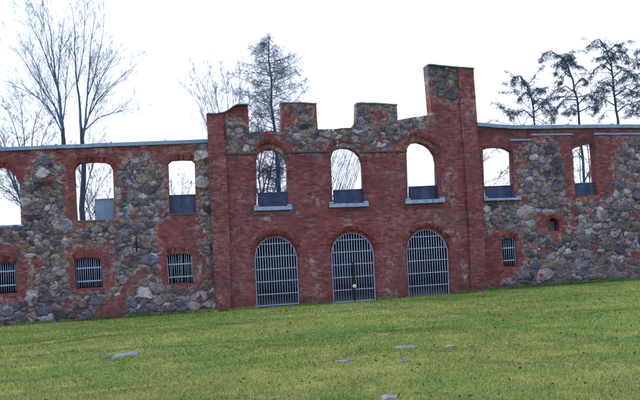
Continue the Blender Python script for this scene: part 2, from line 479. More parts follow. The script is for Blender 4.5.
c_pale = E([(268,217,9,5,1),(255,216,6,4,.6),(348,223,5,4,1),(313,199,7,3,1),(320,203,5,3,.8),(312,262,8,4,.9),(313,275,4,9,1),(317,292,5,9,.95),(383,255,4,3,1),(391,262,4,6,1),
            (387,277,5,6,1),(390,293,7,6,1),(450,176,6,9,1),(452,196,5,8,1),(445,188,5,8,.7),(450,235,12,8,.9),(463,266,5,4,1),(465,276,5,4,1),(425,212,20,4,.55),(372,154,22,3,.8),
            (380,173,14,2,.6),(290,256,2,14,.3),(297,212,14,3,.5),(232,285,6,10,.4),(240,200,7,16,.35),(431,222,14,6,.7),(456,100,8,5,.7)])
c_dark = E([(435,165,1.6,40,.6),(360,180,1.5,25,.5),(270,142,16,5,.35),(240,126,7,3,.4),(300,113,8,3,.6),(308,127,8,3,.8),(302,145,6,3,.8),(246,128,3,4,.6),(270,215,20,2,.5),(348,211,22,2,.5),(425,208,22,2,.5),(440,140,12,9,.3),(443,82,16,16,.55)])  # dark patches; the bands under the sills are painted shade
rec = .10
c_push = [(ring(C1, 1.16), .07), (ring(C2, 1.16), .07), (ring(C3, 1.14), .07), (ring(G1, 1.06), .09), (ring(G2, 1.06), .09), (ring(G3, 1.06), .09)]
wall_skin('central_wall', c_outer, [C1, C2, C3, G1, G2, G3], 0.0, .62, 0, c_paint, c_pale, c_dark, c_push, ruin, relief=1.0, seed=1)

# pilasters
pl_out = closed([(216.3,312),(206.3,116),(206.3,113.6),(223.8,112.4),(226.5,170),(229,220),(231,306)], -.12)
wall_skin('pilaster', pl_out, [], -.12, -.02, 0, [], E([(222,300,6,10,.6)], -.12), [], [], ruin, seed=5)
pr_out = closed([(472.2,300),(469,222),(465,160),(458,67.2),(473.6,68.6),(484,222),(486,294)], -.12)
pilr = wall_skin('pilaster', pr_out, [], -.12, -.02, 0, [], E([(472,250,4,6,.4)], -.12), [], [], ruin, seed=6)

# left wing
L0 = WP([(-18,226),(-19,186),(-16,176),(-9,169.5),(0,166.5),(8,169),(15,175.5),(19.5,184),(21,224.5)], YW)
L1 = WP([(75.5,220.5),(73,170),(74.3,166.5),(78,163.5),(86,162.3),(95,162),(104,162.5),(110,165),(113,170),(114.3,219.5)], YW)
L2 = WP([(169.5,213.8),(167.6,163.5),(171,160.5),(181,159.7),(191,160.2),(194.5,163.5),(196,212.8)], YW)
S0 = WP([(-13,294.5),(-14,264.5),(-6,262),(2,261.5),(10,261.8),(15.5,264),(17,293)], YW)
S1 = WP([(76,289),(74.3,260.5),(80,258),(87,257),(94,257),(101.5,259.5),(103.3,287.5)], YW)
S2 = WP([(168,284.3),(166,255.5),(172,253.3),(180,252.6),(187,252.8),(192,254.8),(194,283)], YW)
l_outer = closed([(-120,250),(-120,153.8),(-60,151.6),(0,149.3),(100,145.2),(212,141),(220,300)], YW)
l_paint = [
    ('b', WP([(-130,140),(212,140),(212,166),(205,160),(198,225),(205,232),(196,256),(208,258),(211,282),(206,292),(196,288),(165,287),(155,282),(157,258),(160,245),(154,225),(165,222),(166,195),(160,172),(148,157),(136,152),(124,160),(118,172),(120,222),(70,226),(62,221),(60,178),(58,164),(50,152),(42,152),(33,166),(26,178),(23,226),(0,222),(-25,228),(-32,180),(-45,160),(-130,160)], YW)),
    ('b', WP([(-25,244),(8,239),(24,248),(30,262),(31,290),(22,300),(-25,303)], YW)),
    ('b', WP([(65,262),(72,248),(90,242),(108,247),(113,262),(114,288),(104,293),(70,292)], YW)),
    ('B', WP([(94,322),(97,308),(108,301),(119,296),(121,288),(128,279),(138,271),(147,266),(148,273),(139,279),(131,286),(127,294),(125,304),(126,322)], YW)),
    ('B', WP([(70,258),(75,251),(90,248),(104,251),(109,260),(110,288),(105,291),(71,291)], YW)), ('B', WP([(-18,256),(5,254),(20,258),(25,264),(26,293),(20,297),(-18,298)], YW)), ('B', WP([(160,256),(168,248),(184,246),(197,250),(204,260),(206,280),(196,287),(163,286)], YW)),
    ('s', WP([(196,142),(206,142),(213,200),(216,250),(211,256),(204,250),(203,225),(198,215),(201,180)], YW)),
    ('s', WP([(200,284),(215,262),(220,312),(200,315)], YW)),
]
l_pale = E([(105,150,11,2.5,1),(200,272,3,14,.8),(175,150,20,3,.5)], YW)
l_dark = E([(46,184,10,3,1),(122,204,3,5,.6),(112,234,6,5,.5),(139,155,6,3,.5)], YW)
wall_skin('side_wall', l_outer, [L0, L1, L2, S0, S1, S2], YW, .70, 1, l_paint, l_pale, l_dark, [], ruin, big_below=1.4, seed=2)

# right wing
R1 = WP([(485,198.5),(483.2,150),(489,148),(496,147.3),(504,148),(508,149.5),(512,152),(513.5,198)], YW+.1)
R2 = WP([(575.5,195.5),(572.5,150),(577,147.5),(581,146.5),(585,145),(590,144),(594.5,143),(597.5,194.8)], YW)
S3 = WP([(504,266.8),(502.3,239.5),(506,237.3),(510,236.8),(514,237.5),(516.2,240),(517.5,266.5)], YW)
NI = WP([(548,231.2),(547.5,223),(549.5,219.3),(553,217.8),(557,219),(559.3,222.5),(559.6,231)], YW)
r_outer = closed([(480,300),(470,123.6),(478,124.5),(500,126.2),(520,127.2),(560,126.7),(600,126.2),(640,126.4),(760,128),(760,250)], YW)
r_paint = [
    ('b', WP([(465,115),(770,118),(770,136),(632,136),(618,150),(612,165),(619,178),(616,198),(598,203),(572,204),(566,196),(562,160),(550,140),(530,150),(524,160),(519,182),(516,203),(478,204),(465,150)], YW)),
    ('b', WP([(480,232),(498,229),(515,228),(524,240),(525,262),(520,275),(505,282),(496,290),(480,292)], YW)),
    ('b', WP([(533,222),(545,213),(558,212),(566,218),(566,233),(540,233)], YW)),
    ('s', WP([(519,152),(526,143),(561,143),(563,175),(563,207),(519,212)], YW)),
    ('B', WP([(562,136),(572,136),(575,200),(565,196)], YW)), ('B', WP([(535,224),(546,214),(560,213),(566,222),(566,234),(538,234)], YW)), ('B', WP([(488,238),(500,230),(516,231),(522,242),(523,262),(518,272),(490,272)], YW)),
]
r_push = [(WP([(440,90),(780,90),(780,134.5),(594.5,134.6),(596,150),(572,150),(571.5,135.2),(531,135.2),(531,140.3),(510.6,140.6),(514,205),(440,208)], YW), .13)]
r_pale = E([(500,226,5,2,1),(522,165,3,12,.8),(517,180,4,12,.6),(535,150,10,6,.3)], YW)
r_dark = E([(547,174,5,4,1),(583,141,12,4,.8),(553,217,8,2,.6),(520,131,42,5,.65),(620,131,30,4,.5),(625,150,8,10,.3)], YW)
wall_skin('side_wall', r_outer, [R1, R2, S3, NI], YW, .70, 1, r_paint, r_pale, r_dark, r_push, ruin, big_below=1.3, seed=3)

# unseen interior added so gates look dark: floor at upper sill height, walls below
def interior(px0, px1, py_floor, y0):
    x0 = W(px0, 200, .7)[0]; x1 = W(px1, 200, .7)[0]
    zf = W((px0+px1)/2, py_floor, .7)[1]
    m = MB(); m.quad_box(x0, x1, y0, 7.0, zf-.35, zf)
    m.build('added_floor', M['inner'], ruin)
    m = MB(); m.quad_box(x0, x1, 7.01, 7.4, -2, zf-.02)
    m.build('added_rear_wall', M['inner'], ruin)
    for xx in (x0, x1):
        m = MB(); m.quad_box(xx-.15, xx+.15, y0, 6.99, -2, zf-.36); m.build('added_cross_wall', M['inner'], ruin)
interior(-115, 203, 233, .72); interior(213, 469, 214, .64); interior(481, 755, 209, .72)
xs_ = np.linspace(W(215, 300)[0], W(486, 290)[0], 14)
m = MB(); m.prism([(float(x), float(base_z(x))+.03) for x in xs_] + [(float(xs_[-1]), -2.5), (float(xs_[0]), -2.5)], .3, 6.9); m.build('lower_floor', M['inner'], ruin)
x0, z0 = W(541, 235, YW); x1, z1 = W(566, 213, YW)
m = MB(); m.quad_box(x0, x1, .72, .8, z0, z1); m.build('niche_back', M['inner'], ruin)

# voussoir rings -------------------------------------------------------------
def voussoirs(poly, y, width, skip=1, step=.085, proud=.02, seed=0, depth=.25, miss=.04):
    r = random.Random(seed)
    pts = [Vector(p) for p in poly[skip:len(poly)-skip]]
    # resample
    ln = [0]
    for a, b in zip(pts, pts[1:]): ln.append(ln[-1]+(b-a).length)
    def at(s):
        for i in range(len(pts)-1):
            if s <= ln[i+1] or i == len(pts)-2:
                return pts[i].lerp(pts[i+1], (s-ln[i])/max(1e-6, ln[i+1]-ln[i]))
    n = int(ln[-1]/step); m = MB()
    ce = sum((p for p in pts), Vector((0, 0)))/len(pts); ce.y = min(p.y for p in pts)-.15
    def nrm(s):
        a = at(max(0, s-.2)); b = at(min(ln[-1], s+.2)); t = (b-a).normalized(); q = Vector((-t.y, t.x))
        return q if q.dot(at(s)-ce) > 0 else -q
    for i in range(n):
        sa, sb = ln[-1]*i/n + .006, ln[-1]*(i+1)/n - .006
        a, b = at(sa), at(sb); na, nb = nrm(sa), nrm(sb)
        w = width + r.uniform(-.01, .01); pr = proud + r.uniform(-.006, .006)
        if r.random() < miss: continue
        q = [a+na*.002, b+nb*.002, b+nb*w, a+na*w]
        m.prism([(p.x, p.y) for p in q], y-pr, y+depth, c=r.choice((.5, .7, .8, .9, .95, 1.0, 1.1)))
    return m.build('brick_arch', M['arch'], ruin)
for i, (p, wd) in enumerate(((G1, .12), (G2, .12), (G3, .12))):
    voussoirs(p, .085, wd, 1, seed=i)                       # inner order, set back
    voussoirs(ring(p, 1.075), 0, .13, 1, seed=i+10)         # outer order
for i, p in enumerate((C1, C2, C3)): voussoirs(ring(p, 1.17), 0, .14, 2, seed=20+i, proud=.016)
for i, p in enumerate((L0, L1, L2, S0, S1, S2)): voussoirs(p, YW, .22, 1, seed=30+i, proud=.008)
voussoirs(S3, YW, .16, 1, seed=40, proud=.02); voussoirs(NI, YW, .13, 1, seed=41, proud=.03, miss=0)

# metal copings ----------------------------------------------------------------
def coping(pts, y0, y1, th, seam=2.0, seed=0, drip=.05, lift=0.0, mat='cap', amp=.012):
    """sheet capping following the (x,z) polyline on top of a wall"""
    P = rough(pts, amp, step=.2, seed=seed, closed=False) + [pts[-1]]
    m = MB()
    b = len(m.v)
    for x, z in P:
        z += lift
        for y, zz in ((y0, z-drip), (y0, z+th), ((y0+y1)/2, z+th+.03), (y1, z+th), (y1, z-drip)): m.v.append((x, y, zz))
    n = len(P)
    for i in range(n-1):
        for k in range(5):
            k2 = (k+1) % 5
            m.f.append((b+i*5+k, b+(i+1)*5+k, b+(i+1)*5+k2, b+i*5+k2))
    m.f.append(tuple(b+k for k in range(5))); m.f.append(tuple(b+(n-1)*5+k for k in reversed(range(5))))
    m.c = [1.0]*len(m.v)
    # raised seams
    d = 0
    for i in range(1, n):
        d += math.hypot(P[i][0]-P[i-1][0], P[i][1]-P[i-1][1])
        if seam and d > seam:
            d = 0; x, z = P[i]; z += lift
            m.quad_box(x-.02, x+.02, y0-.012, y1+.012, z-drip-.01, z+th+.05)
    return m.build('coping', M[mat], ruin)
coping(WP([(-120,153.8),(-60,151.6),(0,149.3),(100,145.2),(207.8,141.1)], YW), YW-.09, .78, .07, seed=1, drip=.07)
coping(WP([(476.5,124.3),(500,126.2),(520,127.2),(560,126.7),(600,126.2),(640,126.4),(760,128)], YW), YW+.02, .78, .09, seed=2, drip=.06)
coping(WP([(206.8,113.8),(218,113.6),(224,112.4),(229,109.8),(233,106.3),(237,104.6),(248,104.6)]), -.17, .66, .012, seam=0, drip=.03, mat='flash', amp=.035)
coping(WP([(280.4,103.2),(285,102.4),(316.8,103.4)]), -.05, .66, .012, seam=0, drip=.03, mat='flash', amp=.035)
coping(WP([(356.4,103),(361,102.4),(397.3,104.6)]), -.05, .66, .012, seam=0, drip=.03, mat='flash', amp=.035)
coping(WP([(427.0,65),(440,66),(458,67.6),(473.2,68.7)]), -.16, .66, .012, seam=0, drip=.03, mat='flash', amp=.035)
coping(WP([(317.8,129),(335,129),(352,127.8)]), -.02, .64, .0, seam=0, drip=.02, mat='flash', amp=.05)
# ledges on the lower front skin of the right wing
for a in ([(510.3,140.4),(531,140.0)], [(531.2,135),(572,134.6)], [(594.3,134.3),(640,134.2),(760,134.8)]):
    coping(WP(a, YW), YW-.045, YW+.14, .03, seam=0, drip=.02)

# string course ----------------------------------------------------------------
def bar_px(name, a, b, y0, y1, th, mat, bev=.008):
    (xa, za), (xb, zb) = W(*a), W(*b)
    m = MB(); m.quad_box(xa, xb, y0, y1, za-th/2, za+th/2, dz=zb-za)
    return m.build(name, mat, ruin, bevel=bev)
for a, b in (((224,153.6),(255.5,153.2)), ((284.5,152.2),(330.8,151.4)), ((362,151.8),(406.8,150.8))):
    bar_px('string_course', a, b, -.09, .03, .075, M['string'])

# sills and boards ---------------------------------------------------------------
def sill(pxl, pxr, pyl, pyr, y_face, th=.15):
    (xa, za), (xb, zb) = W(pxl, pyl, y_face), W(pxr, pyr, y_face)
    m = MB(); dz = zb-za
    m.quad_box(xa, xb, y_face-.15, y_face+.2, za-th, za, dz=dz)
    o = m.build('window_sill', M['slabstone'], ruin, bevel=.02)
    for x, e in ((xa, 0), (xb-.2, dz*.9)):
        m = MB(); m.quad_box(x+.004, x+.196, y_face-.147, y_face-.004, za+.002+e, za+.07+e); m.build('stool', M['slabstone'], o, bevel=.02)
sill(254, 292, 207.2, 206.0, 0); sill(329, 368, 204.0, 202.8, 0); sill(405, 444, 200.4, 198.8, 0); sill(482.3, 520, 198.6, 197.6, YW+.05, .1)
def board(pts, y, name='window_board', mat='board', planks=5, par=None):
    """upright boarding: planks with slight colour change"""
    q = WP(pts, y)
    (ax, az), (bx, bz), (cx, cz), (dx, dz) = q         # bottom-left, top-left, top-right, bottom-right
    m = MB(); r = random.Random(int(ax*100))
    for i in range(planks):
        s, t = i/planks, (i+1)/planks
        l = lambda p, q_, k: p+(q_-p)*k
        o = .004*(i % 2) + r.uniform(0, .002)
        g = -.001
        m.prism([(l(ax, dx, s+g), l(az, dz, s)), (l(ax, dx, t-g), l(az, dz, t)), (l(bx, cx, t-g), l(bz, cz, t)), (l(bx, cx, s+g), l(bz, cz, s))], y+o, y+.03+o, c=r.uniform(.7, 1.15))
    (xa, za), (xb, zb) = (bx, bz), (cx, cz)
    o_ = m.build(name, M[mat], ruin)
    m = MB(); m.quad_box(xa, xb, y-.02, y+.06, za-.02, za+.02, dz=zb-za); m.build('top_rail', M[mat], o_)
    return o_
board([(257.5,207),(258,193.3),(290,192),(290,206)], .36)
board([(333.5,204),(333,190.5),(366,189),(366.5,203)], .36)
board([(408.5,200),(408.5,187),(441,185.5),(441.5,199)], .36)
board([(485.5,199),(484.5,186.7),(514,185.5),(514,198)], .50)
board([(575.5,196),(575,183.6),(599,182.6),(600,195.4)], .45)
board([(169.5,214),(168.5,195.6),(196,194.6),(197,213)], .45)
board([(96,221),(94.5,199.6),(115,198.4),(116,220)], .52, mat='sheet', planks=2)
bar_px('window_sill', (168.5, 214.6), (197, 213.6), YW-.03, YW+.2, .06, M['string'])
bar_px('window_sill', (74.5, 221.6), (115.5, 220.6), YW-.02, YW+.2, .05, M['string'])
bar_px('window_sill', (-19, 227), (21.5, 225.3), YW-.03, YW+.3, .07, M['slabstone'])

# gates and grilles --------------------------------------------------------------
def top_at(poly, x):
    zs = []
    for i in range(len(poly)-1):
        (xa, za), (xb, zb) = poly[i], poly[i+1]
        if min(xa, xb) <= x <= max(xa, xb) and xa != xb: zs.append(za+(zb-za)*(x-xa)/(xb-xa))
    return max(zs) if zs else None
def grille(name, poly, y, zb, cross, nb, r, rc, mat, frame_r, inset=.02, dx=0.0, jitter=0.0, top_cross=None, mat_frame=None, label=None):
    g = empty(name, (sum(p[0] for p in poly)/len(poly), y, zb)); g.parent = ruin
    bpy.context.view_layer.update()
    if label: g['label'] = label
    cxm = (poly[0][0]+poly[-1][0])/2
    P = [(x+dx+(inset if x < cxm else -inset), z) for x, z in poly]
    zt = max(p[1] for p in P)
    P = [(x, zb if i in (0, len(P)-1) else z-inset) for i, (x, z) in enumerate(P)]
    m = MB(); m.tube([(x, y, z) for x, z in P], frame_r, 6); m.build('frame', M[mat_frame or mat], g)
    xl, xr = P[0][0], P[-1][0]
    rr = random.Random(int(abs(xl)*1000))
    for i in range(nb):
        x = xl + (xr-xl)*(i+1)/(nb+1)
        x1 = x + rr.uniform(-1, 1)*jitter
        # follow the lean of the jambs
        zt_ = top_at(P, x)
        if zt_ is None: continue
        m = MB(); m.tube([(x1, y, zb), (x+rr.uniform(-1, 1)*jitter, y, zt_)], r, 6); m.build('bar', M[mat], g, smooth=True)
    for z in cross:
        m = MB()
        m.quad_box(xl-.0, xr+.0, y-.028, y-.012, z-rc, z+rc); m.build('cross_bar', M[mat], g)
    if top_cross:
        z = top_cross
        xs = [x for x in np.linspace(xl, xr, 80) if (top_at(P, x) or -9) > z+.01]
        m = MB(); m.quad_box(min(xs), max(xs), y-.028, y-.012, z-rc, z+rc); m.build('cross_bar', M[mat], g)
    return g, P
YG = .16
def zc(px, py, y=YG): return W(px, py, y)[1]
g1, _ = grille('gate', G1, YG, zc(277,306), [zc(275,256.2), zc(276,268.6), zc(277,281), zc(278,293.6), zc(278,304.6)], 15, .0165, .016, 'iron', .028, top_cross=zc(275,243.6))
g2, P2 = grille('gate', G2, YG, zc(354,301.5), [zc(352,251.6), zc(353,264), zc(354,276.6), zc(355,289.2), zc(355,300.8)], 15, .0165, .016, 'iron', .032, top_cross=zc(352,239.6), label='middle gate with a dark closing post and white lock plate')
g3, _ = grille('gate', G3, YG, zc(429,299.5), [zc(427,248), zc(428,260.2), zc(429,272.6), zc(430,285), zc(430,297.6)], 15, .0165, .016, 'iron', .028, top_cross=zc(426,236.4))
x, z = W(354.3, 286, YG-.06); xt = W(352.5, 262, YG-.06)
m = MB(); m.quad_box(x-.035, x+.035, YG-.055, YG-.03, zc(355,300.5), zc(352,262)); m.build('closing_post', M['darkiron'], g2)
m = MB(); m.tube([(x, YG-.1, z), (x, YG-.056, z)], .075, 14); lk = m.build('lock_plate', M['whitepaint'], g2, bevel=.008)
m = MB(); m.tube([(x-.012, YG-.108, z-.02), (x-.012, YG-.101, z-.02)], .025, 10); m.build('keyhole', M['darkiron'], lk)
m = MB(); xl = P2[0][0]; m.quad_box(x-.09, x-.0, YG-.09, YG-.057, z-.30, z-.09); m.build('latch_box', M['darkiron'], g2, bevel=.006)
YS = YW+.14
def zs(px, py): return W(px, py, YS)[1]
grille('window_grille', S0, YS, zs(2,292), [zs(2,271.5), zs(2,285.6)], 12, .012, .024, 'iron', .05, mat_frame='blueiron', jitter=.006)
grille('window_grille', S1, YS, zs(89,287), [zs(88,268), zs(89,281)], 11, .0135, .024, 'iron', .045, mat_frame='blueiron', jitter=.008)
grille('window_grille', S2, YS, zs(181,282.8), [zs(180,264), zs(181,276.6)], 11, .0135, .022, 'iron', .022, jitter=.022)
grille('window_grille', S3, YS, zs(510,265.6), [zs(510,247.8), zs(510,260.2)], 5, .0145, .022, 'iron', .02, jitter=.005)
# dark bars added as streaks; the left one stands in for a wall slot
for (px, py0, py1) in ((136.3, 237, 252), (224.6, 126, 140)):
    x, za = W(px, py0, YW); _, zb = W(px, py1, YW)
    yy = YW-.06 if px < 200 else -.14
    m = MB(); m.quad_box(x-.03, x+.03, yy-.03, yy+.05, zb, za); m.build('dark_streak_bar', M['darkiron'], ruin, bevel=.008)

# ------------------------------------------------------------------ lawn
def axis(lo, hi, f0, f1, fine, grow):
    a = list(np.arange(f0, f1+fine/2, fine)); s = fine; v = a[-1]
    while v < hi: s *= grow; v += s; a.append(v)
    s = fine; v = a[0]; pre = []
    while v > lo: s *= grow; v -= s; pre.append(v)
    return np.array(pre[::-1]+a)
ax_ = axis(-1500, 1500, -20, 20, .12, 1.35); ay_ = axis(-900, 2500, -27, 1.0, .10, 1.35)
gx, gy = np.meshgrid(ax_, ay_)
gzv = ground_z(gx, gy)
lawnm = bpy.data.meshes.new('ground')
nx, ny = len(ax_), len(ay_)
vid = np.arange(nx*ny).reshape(ny, nx)
q = np.stack([vid[:-1, :-1], vid[:-1, 1:], vid[1:, 1:], vid[1:, :-1]], -1).reshape(-1, 4)
lawnm.vertices.add(nx*ny); lawnm.vertices.foreach_set('co', np.stack([gx, gy, gzv], -1).astype('f').ravel())
lawnm.loops.add(q.size); lawnm.loops.foreach_set('vertex_index', q.astype('i').ravel())
lawnm.polygons.add(len(q)); lawnm.polygons.foreach_set('loop_start', np.arange(0, q.size, 4, dtype='i'))
lawnm.update(calc_edges=True); lawnm.polygons.foreach_set('use_smooth', np.ones(len(q), bool))
mg, N, L, b = new_mat('turf_soil')
g = N.new('ShaderNodeNewGeometry')
n1 = N.new('ShaderNodeTexNoise'); n1.inputs['Scale'].default_value = 1.1; n1.inputs['Detail'].default_value = 6
n2 = N.new('ShaderNodeTexNoise'); n2.inputs['Scale'].default_value = 22; n2.inputs['Detail'].default_value = 5
for n in (n1, n2): L.new(g.outputs['Position'], n.inputs['Vector'])
r1 = N.new('ShaderNodeValToRGB'); L.new(n1.outputs['Fac'], r1.inputs[0])
r1.color_ramp.elements[0].position = .35; r1.color_ramp.elements[0].color = (.13, .20, .05, 1)
r1.color_ramp.elements[1].position = .68; r1.color_ramp.elements[1].color = (.27, .27, .09, 1)
r2 = N.new('ShaderNodeMapRange'); r2.inputs[1].default_value = .3; r2.inputs[2].default_value = .7; r2.inputs[3].default_value = .45; r2.inputs[4].default_value = 1.2
L.new(n2.outputs['Fac'], r2.inputs[0])
vm = N.new('ShaderNodeVectorMath'); vm.operation = 'SCALE'; L.new(r1.outputs[0], vm.inputs[0]); L.new(r2.outputs[0], vm.inputs['Scale'])
L.new(vm.outputs[0], b.inputs['Base Color']); b.inputs['Roughness'].default_value = 1; b.inputs['Specular IOR Level'].default_value = .05
ground = link('ground', lawnm, mg); tag(ground, kind='structure')

# flat stones let into the turf
def gpoint(px, py):
    d = ray(px, py); lo, hi = 2.0, 60.0
    for _ in range(50):
        t = (lo+hi)/2; p = CAM + d*t
        if p.z > float(ground_z(p.x, p.y)): lo = t
        else: hi = t
    return CAM + d*lo
STN = [(405.5, 347.8, 13, 3.0, 'pale blue-grey flat stone bare of grass, the largest right of the lawn centre'),
       (450, 347.0, 7, 1.6, 'thin grey flat stone half sunk in turf beside the largest pale one'),
       (345, 361.5, 10, 1.6, 'long thin grey flat stone edge showing in the lawn left of the largest pale stone'),
       (404, 361.5, 5, 1.4, 'small grey flat stone nearly grown over just in front of the largest pale one'),
       (389, 397.5, 9, 2.6, 'grey flat stone at the very front of the lawn, cut by the picture edge'),
       (124, 355.5, 14, 2.8, 'cracked pale flat stone with a dark hollow beside it on the left lawn'),
       (108, 357.5, 5, 1.4, 'dark low flat stone just left of the cracked pale one')]
stones_xy = []
for i, (px, py, hw, hh, lab) in enumerate(STN):
    c = gpoint(px, py); l_ = gpoint(px-hw, py); r_ = gpoint(px+hw, py); f_ = gpoint(px, py+hh); k_ = gpoint(px, py-hh)
    a = (r_-l_).length/2; bb = (f_-k_).length/2*.58; a *= .82
    rr = random.Random(50+i); m = MB(); n = 16
    lay = [(1.0, -.10), (1.0, .0), (.95, .012), (.5, .016)]
    sh = [1+rr.uniform(-.16, .16) for _ in range(n)]
    for s, zz in lay:
        for k in range(n):
            t = 2*math.pi*k/n
            ct, st = math.cos(t), math.sin(t)
            ex = abs(ct)**.6*math.copysign(1, ct); ey = abs(st)**.6*math.copysign(1, st)
            m.v.append((a*ex*s*sh[k], bb*ey*s*sh[k], zz+rr.uniform(-.006, .006)))
    for j in range(3):
        for k in range(n): m.f.append((j*n+k, j*n+(k+1) % n, (j+1)*n+(k+1) % n, (j+1)*n+k))
    m.f.append(tuple(3*n+k for k in range(n))); m.f.append(tuple(reversed(range(n)))); m.c = [1.0]*len(m.v)
    o = m.build('flat_stone', M['flag'] if i != 6 else M['string'], None)
    s1 = (float(ground_z(c.x+.3, c.y))-float(ground_z(c.x-.3, c.y)))/.6; s2 = (float(ground_z(c.x, c.y+.3))-float(ground_z(c.x, c.y-.3)))/.6
    o.location = (c.x, c.y, float(ground_z(c.x, c.y))+.008); o.rotation_euler = (math.atan(s2), -math.atan(s1), 0)
    tag(o, lab, 'stone', 'flat stones let into the lawn')
    stones_xy.append((c.x, c.y, a*.86, bb*.8))

# grass blades: one object, uncountable
NB = 460000
ang = rng.uniform(-math.radians(36), math.radians(36), NB) - YAW
rad = 3.6 + (33-3.6)*rng.uniform(0, 1, NB)**1.25
bx = CX + rad*np.sin(-ang); by = -D + rad*np.cos(ang)
# clump: jitter toward tufts
ok = by < -.15
ok |= False
ok &= ~((bx > W(206, 300)[0]) & (bx < W(488, 290)[0]) & (by > -.2))
for sx, sy, sa, sb in stones_xy: ok &= (((bx-sx)/sa)**2 + ((by-sy)/sb)**2) > 1
okw = (by < -.15)
bx, by, rad = bx[ok], by[ok], rad[ok]
nf = 26000
fx = rng.uniform(-16, 16, nf); wing = (fx < W(212, 310)[0]) | (fx > W(487, 291)[0])
fy = np.where(wing, YW-.02, -.03) - np.abs(rng.normal(0, .07, nf)) - np.where((fx < W(232, 310)[0]) & ~wing, .1, 0)
ingate = np.zeros(nf, bool)
for gg in (G1, G2, G3): ingate |= (fx > gg[0][0]) & (fx < gg[-1][0])
kf = (~ingate) & (fbm(fx, fx*0+3, .8, 501, 3) > -.25)
nfoot = int(kf.sum())
bx = np.concatenate([bx, fx[kf]]); by = np.concatenate([by, fy[kf]]); rad = np.concatenate([rad, np.hypot(fx[kf]-CX, fy[kf]+D)])
nb = len(bx)
bz = ground_z(bx, by)
patch = fbm(bx/1.5, by, 2.4, 401, 4); patch2 = fbm(bx, by, .35, 411, 3)
rut_ = np.clip((fbm(bx/3.0, by, .6, 431, 4)-.16)*3.0, 0, 1)
h = (.024 + .026*rng.uniform(0, 1, nb))*(1+.7*patch2)*(rad/8)**.22
h = np.clip(h, .012, .12); h *= (1-.45*np.clip(rut_, 0, 1)); h[-nfoot:] *= rng.uniform(.9, 2.6, nfoot)
w = .0030*(rad/6)**.75
th = rng.uniform(0, 2*math.pi, nb); lean = rng.normal(0, .65, nb)*h; lean2 = rng.normal(0, .65, nb)*h
dx = np.cos(th)*w; dy = np.sin(th)*w*.5
v = np.empty((nb, 3, 3))
v[:, 0] = np.stack([bx-dx, by-dy, bz-.01], 1); v[:, 1] = np.stack([bx+dx, by+dy, bz-.01], 1)
v[:, 2] = np.stack([bx+lean, by+lean2, bz+h], 1)
green = np.array([(.125, .27, .060), (.165, .305, .068), (.085, .21, .064), (.21, .32, .08)]); straw = np.array([(.46, .44, .15), (.54, .51, .22), (.34, .37, .11), (.46, .41, .18)])
gi = rng.integers(0, 4, nb); si = rng.integers(0, 4, nb)
isst = rng.uniform(0, 1, nb) < np.clip(.27 + .8*patch, .03, .85)
cc = np.where(isst[:, None], straw[si], green[gi])*rng.uniform(.7, 1.25, nb)[:, None]
cc *= (.90*(1 + .40*np.clip(fbm(bx/2.2, by, 2.2, 421, 4), -1, 1)))[:, None]
rut_shade = np.clip((fbm(bx/3.0, by, .6, 431, 4)-.16)*3.0, 0, 1)
cc *= (1-.6*rut_shade)[:, None]  # short-grass streaks darkened, with the shade of mounds painted in
mg_ = bpy.data.meshes.new('grass')
mg_.vertices.add(nb*3); mg_.vertices.foreach_set('co', v.astype('f').ravel())
mg_.loops.add(nb*3); mg_.loops.foreach_set('vertex_index', np.arange(nb*3, dtype='i'))
mg_.polygons.add(nb); mg_.polygons.foreach_set('loop_start', np.arange(0, nb*3, 3, dtype='i'))
mg_.update(calc_edges=True)
at = mg_.attributes.new('bladecol', 'FLOAT_COLOR', 'POINT')
c4 = np.concatenate([cc, np.ones((nb, 1))], 1); c4 = np.repeat(c4[:, None, :], 3, 1); c4[:, :2, :3] *= .86
at.data.foreach_set('color', c4.astype('f').ravel())
mgr, N, L, b = new_mat('grass_blades')
a_ = N.new('ShaderNodeAttribute'); a_.attribute_name = 'bladecol'; L.new(a_.outputs['Color'], b.inputs['Base Color'])
b.inputs['Roughness'].default_value = .75; b.inputs['Specular IOR Level'].default_value = .15
go = link('grass', mg_, mgr); tag(go, 'short winter grass with straw-coloured patches covering the lawn', 'grass', kind='stuff')

# fallen leaves strewn over the turf
m = MB(); lf = []
for i in range(1500):
    r_ = 4.2 + 20*random.random()**1.6; a = random.uniform(-.62, .62)
    if random.random() < .45: a = random.uniform(-.1, .62)
    x = CX + r_*math.sin(a+YAW); y = -D + r_*math.cos(a+YAW)
    if y > -.4: continue
    z = float(ground_z(x, y)) + random.uniform(.03, .07)
    s = random.uniform(.010, .026)*(r_/7)**.4; t = random.uniform(0, 6.28); e = Euler((random.uniform(-.7, .7), random.uniform(-.7, .7), t))
    b0 = len(m.v)
    for u, vv, ww in ((-1, 0, 0), (-.3, -.55, .15), (.5, -.45, .2), (1.1, 0, 0), (.5, .45, .2), (-.3, .55, .15)):
        p = Vector((u*s, vv*s, ww*s)); p.rotate(e); m.v.append((x+p.x, y+p.y, z+p.z))
    m.f.append((b0, b0+1, b0+2, b0+3)); m.f.append((b0, b0+3, b0+4, b0+5))
    m.c += [random.choice((.2, .3, .4, .6, .9, 1.6))]*6
M['leaf'] = simple('dead_leaf', (.10, .045, .025), .8, nscale=30, namt=.4, bump=0, tint=True)
lo = m.build('fallen_leaves', M['leaf']); tag(lo, 'small brown dead leaves strewn over the grass', 'leaves', kind='stuff')

